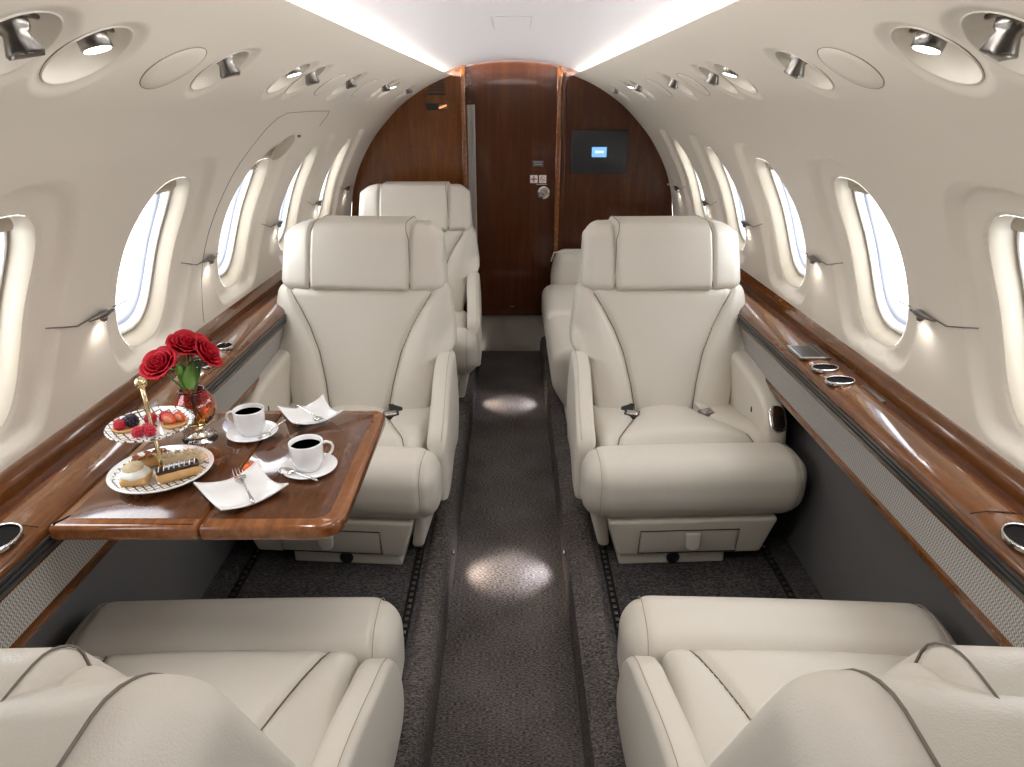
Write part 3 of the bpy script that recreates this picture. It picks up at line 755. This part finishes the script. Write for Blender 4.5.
        if s == sg and not near:
            c0 = Vector(fa(0,-.172,.17)); sl = (Vector(fa(0,-.150,.17))-Vector(fa(0,-.19,.17))).normalized()
            an = math.atan2(sl.z, sl.y); c0 = Vector(fa(0,-.178,.17))+Vector((0,-.004,-.006))
            pn = mk('armrest_control', *xf(slab(rrect(-.025,.025,-.042,.042,(.022,)*4), -.003, .009, .005), c0, (an,0,0)), M['chrome'], a)
            mk('inset', *xf(slab(rrect(-.018,.018,-.032,.012,(.012,)*4), .006, .0105, .002), c0, (an,0,0)), M['satin'], pn)
            p = Vector(fa(-s*.034, -.07, .08))
            mk('button', *xf(rbox(.002,.004,.009,.002), p), M['black'], a)
    # --- base
    def f1(x, y, z):
        k = (z+.065)/.13; return (x*(.86+.14*k) , .255+y*(.94+.06*k) - .0, .105+z)
    mk('seat_base', *rbox(.255,.235,.065,.012, step=.05, k=4, fn=f1), M['shell'], t)
    mk('plinth', *box(-.21,.115,.045,.42,.0,.05,.006), M['shell'], t) if sg > 0 else mk('plinth', *box(-.115,.21,.045,.42,.0,.05,.006), M['shell'], t)
    d = mk('drawer', *box(-.155,.135,.012,.03,.055,.135,.004, fn=lambda x,y,z: (x*sg, y+.035*(1-(z-.04)/.13)*.6, z)), M['shell'], t)
    mk('drawer_gap', *tube([(sg*x, .0235-(z-.09)*.14, z) for x, z in ((-.158,.052),(.138,.052),(.138,.138),(-.158,.138),(-.158,.052))], .0016, 5), M['gap'], d)
    mk('pull_tab', *xf(slab(rrect(-.022,.022,-.030,.026,(.021,.021,.004,.004)), 0, .010, .004), (sg*.0, .018, .102), (PI/2-.1,0,0)), M['leather'], d)
    mk('knob', *xf(lathe([(.001,0),(.020,0),(.020,.006),(.015,.008),(.001,.004)], 20), (-sg*.045,.046,.024), (PI/2,0,0)), M['black'], t)
    # aisle-side cheek
    def f2(x, y, z):
        k = (z+.14)/.28; return (-sg*(.245+.040*k) + x, .28+y*(.8+.2*k), .162+z)
    ck = mk('side_panel', *rbox(.018,.22,.14,.016, step=.05, k=4, fn=f2), M['leather'], t)
    mk('lever', *xf(rbox(.004,.010,.005,.003), (-sg*.292,.15,.16), (.5,0,0)), M['black'], ck)
    # --- belts
    for s, m2 in (() if near else ((-1, 'black'), (1, 'leather'))):
        ang = s*.35
        st_ = mk('seat_belt', *xf(rbox(.021,.045,.003,.0025, step=.02, k=2, fn=lambda x,y,z: (x, y, z+.012*math.sin((y+.045)*22))), (s*.135,.405,.338), (.25,0,ang)), M['black'] if s*sg < 0 else M['leather'], t)
        mk('buckle', *xf(rbox(.025,.018,.008,.005), (s*.125,.372,.352), (.2,0,ang)), M['black'] if s*sg < 0 else M['satin'], st_)
        mk('buckle_clasp', *xf(rbox(.019,.010,.004,.003), (s*.125,.366,.361), (.2,0,ang)), M['chrome'], st_)
    return t
build_seat(1, 'cream leather seat right of the aisle facing the camera beside the ledge cup wells', (.538,1.660,SF), math.radians(2.5))
seatB = build_seat(-1, 'cream leather seat left of the aisle facing the camera behind the laid table', (-.550,1.660,SF), math.radians(-4))
def place(src, label, loc, rz):
    c_ = copy_tree(src); c_.location = loc; c_.rotation_euler = (0,0,rz); c_['label'] = label; return c_
seatB.scale = (1.03,1,1); seatB.location.x -= .004
place(seatB, 'farthest cream leather seat on the left, in front of the wooden partition', (-.495,2.80,SF), math.radians(-1))
build_seat(-1, 'near cream leather seat at lower right, seen from behind with its back to the camera', (.553,1.147,SF), PI+math.radians(-2.5), .50, True)
build_seat(1, 'near cream leather seat at lower left, seen from behind beside the table', (-.556,1.147,SF), PI+math.radians(1.5), .50, True)

# divan on the right, far end
t = thing('divan', 'cream leather side-facing divan along the right wall behind the facing seat', 'sofa', (.5,3.2,SF))
def fd(x, y, z):
    e = math.exp(-((y+.0)/.008)**2)
    return (x*(1-.01*e), y, .28+z*(1-.02*e) - .0)
def divseg(y0, y1, nm):
    def f(x, y, z):
        xx = x-.035
        if x < 0: xx += .05*smst(0,-.13,z)
        return (xx, (y0+y1)/2-3.2+y, .235+z)
    return mk(nm, *rbox(.30,(y1-y0)/2,.145,.06, step=.03, k=6, fn=f), M['leather'], t)
divseg(2.56,3.12,'seat_cushion'); divseg(3.122,3.70,'seat_cushion')
mk('backrest', *rbox(.07,.60,.17,.05, step=.04, k=5, fn=lambda x,y,z: (.27+x,-.03+y,.42+z)), M['leather'], t)
mk('armrest', *rbox(.25,.075,.25,.06, step=.03, k=6, fn=lambda x,y,z: (-.03+x+ .02*smst(.1,.25,z), .565+y, .30+z)), M['leather'], t)
mk('base', *box(-.26,.33,-.62,.62,.0,.12,.01), M['shell'], t)
mk('piping', *tube([(-.285,.49,.50),(-.27,.49,.548),(-.2,.49,.557),(.1,.49,.557)], .004, 6), M['leather'], t)

# ------------------------------------------------------------------ table
t = thing('folding_table', 'glossy mahogany fold-out table attached to the left ledge, laid with coffee and pastries', 'table', (-.515,1.14,TT))
XSP = -.518
def leaf(x0, x1, rs, far):
    ol = rrect(x0+.515, x1+.515, .932-1.14, 1.392-1.14, rs)
    o = mk('table_leaf', *slab(ol, -.030, 0, .009, 4), M['wood_edge'], t); sharp(o, 60)
    def ins(p, d):
        return rrect(x0+.515+(.02 if not far else .004), x1+.515-(.004 if not far else .026), .932-1.14+.024, 1.392-1.14-.022, tuple(max(.004, r-.02) for r in rs))
    mk('burl_inlay', *slab(ins(None, 0), -.002, .0006, .0004, 1), M['burl'], o)
    return o
leaf(-.764, XSP-.0012, (.004,.006,.006,.004), False)
leaf(XSP+.0012, -.283, (.006,.045,.030,.006), True)
mk('support_arm', *box(-.27,.06,.04,.09,-.055,-.030,.006), M['satin'], t)
mk('support_arm', *box(-.27,.06,-.14,-.09,-.055,-.030,.006), M['satin'], t)

TZ = TT+.0007
def cup_set(x, y, handle, sx_, cup_label, saucer_label, spoon_label, spoon_a):
    s = thing('saucer', saucer_label, 'saucer', (x, y, TZ), 0, 'white saucers on the table')
    mk('dish', *lathe([(.001,0),(.028,0),(.030,.002),(.051,.009),(.0515,.0105),(.050,.0112),(.030,.005),(.001,.004)], 48), M['china'], s)
    c = thing('coffee_cup', cup_label, 'cup', (x-.002, y, TZ+.0045), handle, 'white coffee cups on the table')
    c.scale = (.98,.98,.90)
    b = mk('cup_body', *lathe([(.001,0),(.020,0),(.021,.002),(.026,.010),(.0305,.022),(.032,.060),(.0318,.062),(.0300,.0622),(.0288,.0605),(.0272,.022),(.022,.009),(.001,.006)], 48), M['china'], c)
    mk('coffee', *lathe([(.001,.0520),(.0285,.0520)], 32), M['coffee'], c)
    mk('cup_handle', *tube([(.029,0,.053),(.038,0,.0545),(.046,0,.050),(.0495,0,.041),(.047,0,.031),(.040,0,.023),(.030,0,.018)], [.0038,.003,.0028,.0028,.0028,.003,.0038], 10), M['china'], c)
    sp_ = spoon((x+.038*math.cos(spoon_a)*sx_, y-.020, TZ+.0125), spoon_a, spoon_label)
def spoon(loc, rz, label):
    o = thing('teaspoon', label, 'spoon', loc, rz, 'teaspoons on the saucers')
    K = 14; pr = [(1,.0),(.9,-.001),(.6,-.0028),(.02,-.004)]
    V = [(.011*r*math.cos(2*PI*k/K)*1.5-.028, .011*r*math.sin(2*PI*k/K), z) for r, z in pr for k in range(K)]
    b = mk('bowl', V, [(j*K+k, j*K+(k+1) % K, (j+1)*K+(k+1) % K, (j+1)*K+k) for j in range(3) for k in range(K)], M['silver'], o); b.modifiers.new('s','SOLIDIFY').thickness = .0008
    mk('handle', *tube([(-.014,0,.0),(.0,0,.002),(.03,0,.001),(.045,0,.0),(.05,0,.0)], [.002,.0014,.0018,.003,.0015], 8), M['silver'], o)
    return o
cup_set(-.541, 1.262, math.radians(178), 1, 'white cup of black coffee farther from camera, handle to the left', 'round white saucer under the farther coffee cup', 'teaspoon resting right of the farther coffee cup', math.radians(75))
cup_set(-.382, 1.117, math.radians(22), 1, 'white cup of black coffee nearer the table corner, handle to the right', 'round white saucer under the nearer coffee cup', 'teaspoon resting in front of the nearer coffee cup', math.radians(-28))
for o in list(bpy.data.objects):
    if o.name.startswith('teaspoon'):
        if 'nearer' in o['label']: o.location = (-.394, 1.080, TZ+.0125)
        else: o.location = (-.499, 1.262, TZ+.0125)
def sq_plate(x, y, a, rz, label):
    o = thing('square_plate', label, 'plate', (x, y, TZ), rz, 'white square plates')
    n = 20; V = []; F = []
    for j in range(n+1):
        for i in range(n+1):
            u, v_ = 2*i/n-1, 2*j/n-1
            cn = (abs(u)*abs(v_))**2
            e = max(abs(u), abs(v_))
            pinch = 1-.10*(1-min(abs(u),abs(v_))**2)*e
            z = .003 + .004*e**3 + .016*cn
            V.append((u*a*pinch, v_*a*pinch, z))
    for j in range(n):
        for i in range(n): k = j*(n+1)+i; F.append((k, k+1, k+n+2, k+n+1))
    p = mk('dish', V, F, M['china'], o); md = p.modifiers.new('s','SOLIDIFY'); md.thickness = .003; md.offset = 1
    mk('foot', *slab(rrect(-a*.55,a*.55,-a*.55,a*.55,(a*.2,)*4), 0, .004, .001), M['china'], o)
def fork(loc, rz, label, tilt=0, up=False):
    o = thing('fork', label, 'fork', loc, rz, 'dessert forks on the square plates'); o.rotation_euler = (0, tilt, rz)
    V = slab([(-.001,-.004),(.006,-.0095),(.018,-.010),(.018,.010),(.006,.0095),(-.001,.004)], -.001, .001, .0005, 1)
    mk('head', *V, M['silver'], o)
    for q_ in (-.0082,-.0028,.0028,.0082): mk('tine', *tube([(.017,q_,0),(.03,q_,.001),(.042,q_*.95,.005)], [.0013,.0012,.0006], 6), M['silver'], o)
    mk('handle', *tube([(0,0,0),(-.02,0,.003),(-.06,0,.002),(-.085,0,0),(-.092,0,0)], [.0035,.0018,.0022,.004,.002], 8), M['silver'], o)
sq_plate(-.477, 1.029, .060, math.radians(44), 'white square plate with upturned corners and a fork, nearer to camera')
sq_plate(-.442, 1.345, .054, math.radians(38), 'white square plate with upturned corners and a fork, at the far edge of the table')
fork((-.489,1.061,TZ+.0115), math.radians(122), 'silver dessert fork with tines raised on the nearer square plate', .02)
fork((-.428,1.327,TZ+.0110), math.radians(-48), 'silver dessert fork on the far square plate', -.04)

# cake stand
cx, cy = -.645, 1.091
t = thing('cake_stand', 'two-tier patterned porcelain cake stand with a brass pole and ball', 'cake stand', (cx, cy, TZ))
pl = lambda r: [(.001,0),(r*.45,0),(r*.5,.003),(r*.8,.006),(r*.985,.0135),(r,.016),(r*.985,.017),(r*.8,.0095),(r*.5,.0068),(r*.02,.006)]
o = mk('lower_plate', *lathe(pl(.090), 64), M['pattern'], t, loc=(-.002,0,.004))
mk('foot_ring', *lathe([(.03,0),(.034,0),(.034,.005),(.03,.005)], 32, True), M['china'], t)
o = mk('upper_plate', *lathe(pl(.073), 64), M['pattern'], t, loc=(0,-.006,.098))
mk('pole', *tube([(.012,-.02,.009),(.008,-.016,.05),(.004,-.010,.10),(.0,-.004,.108),(-.001,-.003,.150),(-.003,-.001,.18)], .0038, 12), M['brass'], t)
mk('finial', *sphere(.0105, 18, 12, (-.004,-.001,.190)), M['brass'], t)
mk('hub', *xf(lathe([(.001,0),(.009,0),(.009,.004),(.005,.006),(.001,.006)], 20), (.001,-.006,.1035)), M['brass'], t)
LZ = TZ+.004+.0065; UZ = TZ+.098+.006
G1 = 'pastries on the lower tier'; G2 = 'berries and tarts on the upper tier'
def eclair_body(l, r, h, seed):
    rnd = random.Random(seed)
    return rbox(l, r, h, min(r,h)*.95, step=.004, k=4, fn=lambda x,y,z: (x, y*(1+.05*math.sin(x*300+seed)), z+h))
t = thing('eclair', 'chocolate eclair with white icing stripes at the front of the lower tier', 'pastry', (cx+.040,cy-.022,LZ), math.radians(33), G1)
mk('pastry', *eclair_body(.038,.0145,.0125,1), M['pastry'], t)
ic = mk('chocolate_icing', *rbox(.036,.012,.004,.0038, step=.004, k=3, fn=lambda x,y,z: (x,y,z+.0245-8*y*y*1.5)), M['choc'], t)
mk('icing_stripes', *join([tube([(-.032+.0085*i,-.010,.0275),(-.030+.0085*i,0,.0292),(-.028+.0085*i,.010,.0275)], .0010, 5) for i in range(8)]), M['icing'], ic)
t = thing('eclair', 'pale sugared crumb pastry at the back of the lower tier', 'pastry', (cx+.024,cy+.030,LZ), math.radians(14), G1)
mk('pastry', *eclair_body(.040,.014,.012,4), M['crumb'], t)
mk('crumbs', *join([sphere(.0028, 6, 4, (random.uniform(-.036,.036), random.uniform(-.01,.01), .0235+random.uniform(-.001,.002))) for _ in range(40)]), M['crumb'], t)['kind'] = 'stuff'
t = thing('eclair', 'caramel nut topped pastry at the back left of the lower tier', 'pastry', (cx-.033,cy+.022,LZ), math.radians(38), G1)
mk('pastry', *eclair_body(.032,.014,.012,7), M['pastry'], t)
mk('nuts', *join([sphere(1, 7, 5, (random.uniform(-.029,.029), random.uniform(-.011,.011), .0245+random.uniform(-.001,.003)), (random.uniform(.002,.0045), random.uniform(.002,.0035), .0022)) for _ in range(55)]), M['nuts'], t)['kind'] = 'stuff'
t = thing('cream_puff', 'round cream puff split with whipped cream at the front left of the lower tier', 'pastry', (cx-.030,cy-.036,LZ), .2, G1)
mk('puff_base', *rbox(.024,.022,.0085,.0084, step=.006, k=5, fn=lambda x,y,z: (x,y,z+.0085)), M['pastry'], t)
V = sphere(1, 28, 14, (0,0,.019), (.025,.023,.011)); V = ([(p[0]*(1+.06*math.sin(7*math.atan2(p[1],p[0]))), p[1]*(1+.06*math.sin(7*math.atan2(p[1],p[0]))), p[2]) for p in V[0]], V[1])
mk('whipped_cream', *V, M['cream'], t)
mk('puff_cap', *xf(sphere(1, 24, 12, (0,0,0), (.0185,.017,.0085)), (-.002,.002,.029), (.12,-.1,0)), M['crumb'], t)
def berry(name, label, loc, r, mat, seed, par=None):
    rnd = random.Random(seed); P_ = []
    for i in range(46):
        z = 1-2*(i+.5)/46; a = i*2.39996; q_ = math.sqrt(1-z*z)
        P_.append(sphere(r*.27, 8, 6, (r*.82*q_*math.cos(a), r*.82*q_*math.sin(a), r*.95*z)))
    P_.append(sphere(r*.85, 12, 8)); v, f = join(P_)
    if par is not None: return mk(name, [Vector(p)+Vector(loc) for p in v], f, mat, par)
    o = mk(name, v, f, mat); o.location = loc; o.rotation_euler = (rnd.random(), rnd.random(), 0); return tag(o, label, name, G2)
ux, uy = cx, cy-.006
def tart(loc, label):
    t = thing('tart', label, 'tart', loc, 0, G2)
    mk('tart_shell', *lathe([(.001,0),(.017,0),(.022,.006),(.0225,.008),(.020,.008),(.016,.005),(.001,.005)], 24), M['pastry'], t); return t
t = tart((ux-.040, uy-.008, UZ), 'small tart with a raspberry and a blackberry on the upper tier')
berry('raspberry_topping', '', (-.007,-.006,.013), .0098, M['rasp'], 1, t); berry('blackberry_topping', '', (.009,.006,.015), .0115, M['blackb'], 2, t); berry('blackberry_topping', '', (-.006,.012,.012), .0065, M['blackb'], 3, t)
t = tart((ux+.038, uy+.010, UZ), 'small tart topped with strawberry slices on the upper tier')
for i, (dx, dy, an) in enumerate(((-.007,-.003,-.3),(.007,.006,.35))):
    v = xf(sphere(1, 18, 12, (0,0,0), (.0105,.007,.0145)), (dx,dy,.015), (.5,an,0)); s_ = mk('strawberry_slice', *v, M['straw'], t)
    mk('flesh', *xf(sphere(1, 14, 8, (0,0,0), (.0065,.003,.0100)), (dx+.001,dy-.0058,.016), (.5,an,0)), M['straw_in'], s_)
berry('raspberry', 'raspberry behind the brass pole on the upper tier, left of the pair', (ux-.009,uy+.018,UZ+.010), .0105, M['rasp'], 11)
berry('raspberry', 'raspberry behind the brass pole on the upper tier, right of the pair', (ux+.014,uy+.026,UZ+.010), .0105, M['rasp'], 12)
berry('raspberry', 'raspberry in front of the brass pole on the upper tier, left one', (ux-.006,uy-.034,UZ+.009), .0098, M['rasp'], 13)
berry('raspberry', 'raspberry in front of the brass pole on the upper tier, right one', (ux+.014,uy-.030,UZ+.009), .0098, M['rasp'], 14)
berry('raspberry', 'raspberry in front of the brass pole, the small one between two others', (ux+.003,uy-.019,UZ+.010), .0085, M['rasp'], 15)

# vase and roses
vx, vy = -.647, 1.252
t = thing('vase', 'round faceted crystal vase in amber and rose tones holding three red roses', 'vase', (vx, vy, TZ))
pr = [(.001,0),(.034,0),(.035,.003),(.020,.006),(.008,.012),(.0075,.022),(.018,.030),(.033,.044),(.040,.062),(.040,.078),(.034,.094),(.026,.104),(.025,.108),(.0225,.108),(.0235,.103),(.031,.092),(.0365,.077),(.0365,.063),(.030,.047),(.015,.035),(.001,.033)]
V, F = lathe(pr, 48); V = [(x*(1+.025*math.cos(12*math.atan2(y,x))*smst(.025,.05,z)*smst(.1,.08,z)), y*(1+.025*math.cos(12*math.atan2(y,x))*smst(.025,.05,z)*smst(.1,.08,z)), z) for x,y,z in V]
mk('bowl', V, F, M['crystal'], t)
def petal(R, h, w, open_, curl, az, z0, n=8):
    V = []; 
    for j in range(n+1):
        v = j/n
        for i in range(n+1):
            u = 2*i/n-1; wid = w*math.sin(PI*min(1, .18+.62*v))**.6*(1-.25*max(0, v-.75)*4*abs(u)**2)
            a = az + u*wid/max(R, .004)
            r = R*(.35+.65*math.sin(min(1, v*1.25)*PI/2)) + open_*v*v + curl*max(0, v-.78)*3*(.6+.4*abs(u))
            z = z0 + h*v - curl*2.2*max(0, v-.8)**2*6*(abs(u)+.3) - .0015*abs(u)**2
            V.append((r*math.cos(a), r*math.sin(a), z))
    F = [(j*(n+1)+i, j*(n+1)+i+1, (j+1)*(n+1)+i+1, (j+1)*(n+1)+i) for j in range(n) for i in range(n)]
    return V, F
def rose(loc, top, tilt, label, S=1.0):
    t = thing('rose', label, 'rose', loc, 0, 'red roses in the vase')
    P_ = []
    lay = [(.0035,.026,.006,0,0,3),(.0070,.027,.009,.001,.0,3),(.0110,.027,.012,.002,.001,4),(.0150,.026,.014,.004,.003,5),(.0190,.024,.016,.006,.005,5),(.0235,.021,.018,.009,.007,6)]
    for li, (R, h, w, op, cu, cnt) in enumerate(lay):
        for k in range(cnt): P_.append(petal(R*S, h*S, w*S, op*S, cu*S, 2*PI*k/cnt + li*.9 + random.uniform(-.15,.15), (random.uniform(-.001,.001)-.004*0)*S))
    v, f = join(P_); hd = Vector(top)
    b = mk('bloom', *xf((v, f), hd, tilt), M['rose'], t); md = b.modifiers.new('s','SOLIDIFY'); md.thickness = .0007
    R_ = Matrix.Identity(3)
    mk('sepals', *join([xf(sphere(1, 10, 6, (0,0,0), (.0035,.012,.0012)), hd+Vector((.011*math.cos(a),.011*math.sin(a),-.003)), (0,0,a-PI/2)) for a in [2*PI*k/5 for k in range(5)]]), M['leaf'], t)
    mk('stem', *tube([hd+Vector((0,0,.003)), hd*.9+Vector((0,0,-.012)), Vector((hd.x*.25,hd.y*.25,-.02)), Vector((-hd.x*.25,-hd.y*.25,-.085))], .0022, 8), M['stem'], t)
    return t
rb = (vx, vy, TZ+.125)
rose(rb, (-.029,-.028,.040), (.6,-.25,0), 'open red rose at the left of the vase, nearest the camera', 1.08)
rose(rb, (.002,.012,.063), (.45,.05,.8), 'red rose standing tallest in the middle of the vase', 1.08)
rose(rb, (.031,.006,.052), (.2,1.0,.3), 'red rose leaning right out of the vase toward the ledge', 1.02)
def leafm(l, w):
    V, F = [], []; n = 10
    for j in range(n+1):
        v_ = j/n; wd = w*math.sin(PI*v_)**.8*(1-.3*v_)+.0003
        for i in range(5): u = i/2-1; V.append((u*wd, l*v_, .006*abs(u)*math.sin(PI*v_) - .012*v_*v_))
    return V, [(j*5+i, j*5+i+1, (j+1)*5+i+1, (j+1)*5+i) for j in range(n) for i in range(4)]
t = thing('rose_foliage', 'green rose leaves and bud between the blooms above the vase', 'leaves', rb, 0)
for (p, r) in (((.004,-.014,-.012),(1.35,.2,.1)), ((.010,-.010,-.014),(1.2,-.1,-.75)), ((-.004,-.012,-.012),(1.3,.2,.9)), ((.006,-.004,-.01),(1.5,0,-.3))):
    mk('leaf', *xf(leafm(.056,.017), p, r), M['leaf'], t)
mk('bud', *xf(sphere(1, 14, 10, (0,0,0), (.007,.007,.012)), (-.004,-.024,.034)), M['leaf'], t)

# aisle floor lights
for x, y, lb in ((-.188,1.80,'left sill of the aisle, nearer'), (-.188,3.15,'left sill of the aisle, farther'), (.168,1.80,'right sill of the aisle, nearer'), (.168,3.15,'right sill of the aisle, farther')):
    s = 1 if x < 0 else -1
    t = thing('floor_light', 'tiny chrome floor light set into the ' + lb, 'floor light', (x, y, .085))
    mk('housing', *xf(rbox(.004,.010,.006,.003), (0,0,0)), M['chrome'], t)
    ld = bpy.data.lights.new('aisle_lamp', 'SPOT'); ld.energy = 4.5 if y < 2.5 else 3; ld.spot_size = math.radians(92); ld.spot_blend = 1; ld.shadow_soft_size = .008; ld.color = (1,.86,.74) if s > 0 else (.92,.9,1)
    lo = bpy.data.objects.new('aisle_lamp', ld); COL.objects.link(lo); lo.parent = t; lo.location = (s*.014,0,.012)
    lo.rotation_euler = Vector((s*.12,-.0,-.085)).to_track_quat('-Z','Y').to_euler(); lo.scale = (1,1,1)

# ------------------------------------------------------------------ light
wd = bpy.data.worlds.new('daylight'); SC.world = wd; wd.use_nodes = True
wd.node_tree.nodes['Background'].inputs['Color'].default_value = (.93,.96,1,1); wd.node_tree.nodes['Background'].inputs['Strength'].default_value = 8.0
def area(nm, loc, size, sy, energy, rot, color=(1,1,1), portal=False):
    ld = bpy.data.lights.new(nm, 'AREA'); ld.shape = 'RECTANGLE'; ld.size = size; ld.size_y = sy; ld.energy = energy; ld.color = color
    o = bpy.data.objects.new(nm, ld); COL.objects.link(o); o.location = loc; o.rotation_euler = rot
    if portal: ld.cycles.is_portal = True
    return o
nn = pnor(WS)
for side in (-1, 1):
    for w in WIN:
        p = W3(side, w, WS, -.15); d = Vector((side*nn.x, 0, nn.y))
        area('window_daylight', p, .24, .38, 1, d.to_track_quat('-Z','Z').to_euler(), portal=True)
    d = Vector((-side*.93, 0, .30))
    area('cove_light', (side*.392, 2.12, zc(.137)), 3.5, .02, 36, d.to_track_quat('-Z','Y').to_euler(), (1,.975,.96))
# out-of-view fill light added under the ceiling to brighten the near cabin
area('fill_light', (0, .86, zc(.188)), .5, .34, 3.5, Vector((0,.10,-1)).to_track_quat('-Z','Y').to_euler(), (1,.965,.92))

cam = bpy.data.cameras.new('camera'); co = bpy.data.objects.new('camera', cam); COL.objects.link(co)
co.location = (0, 0, H); co.rotation_euler = (math.radians(90)-math.atan(280.5/675), 0, 0)
cam.sensor_width = 36; cam.lens = 675/1024*36; cam.clip_start = .02
SC.camera = co
SC.view_settings.view_transform = 'Standard'; SC.view_settings.look = 'None'; SC.view_settings.gamma = 1; SC.view_settings.use_curve_mapping = False
SC.view_settings.exposure = 0.2
SC.cycles.use_denoising = True; SC.cycles.max_bounces = 12; SC.cycles.diffuse_bounces = 6; SC.cycles.transparent_max_bounces = 12; SC.cycles.sample_clamp_indirect = 6
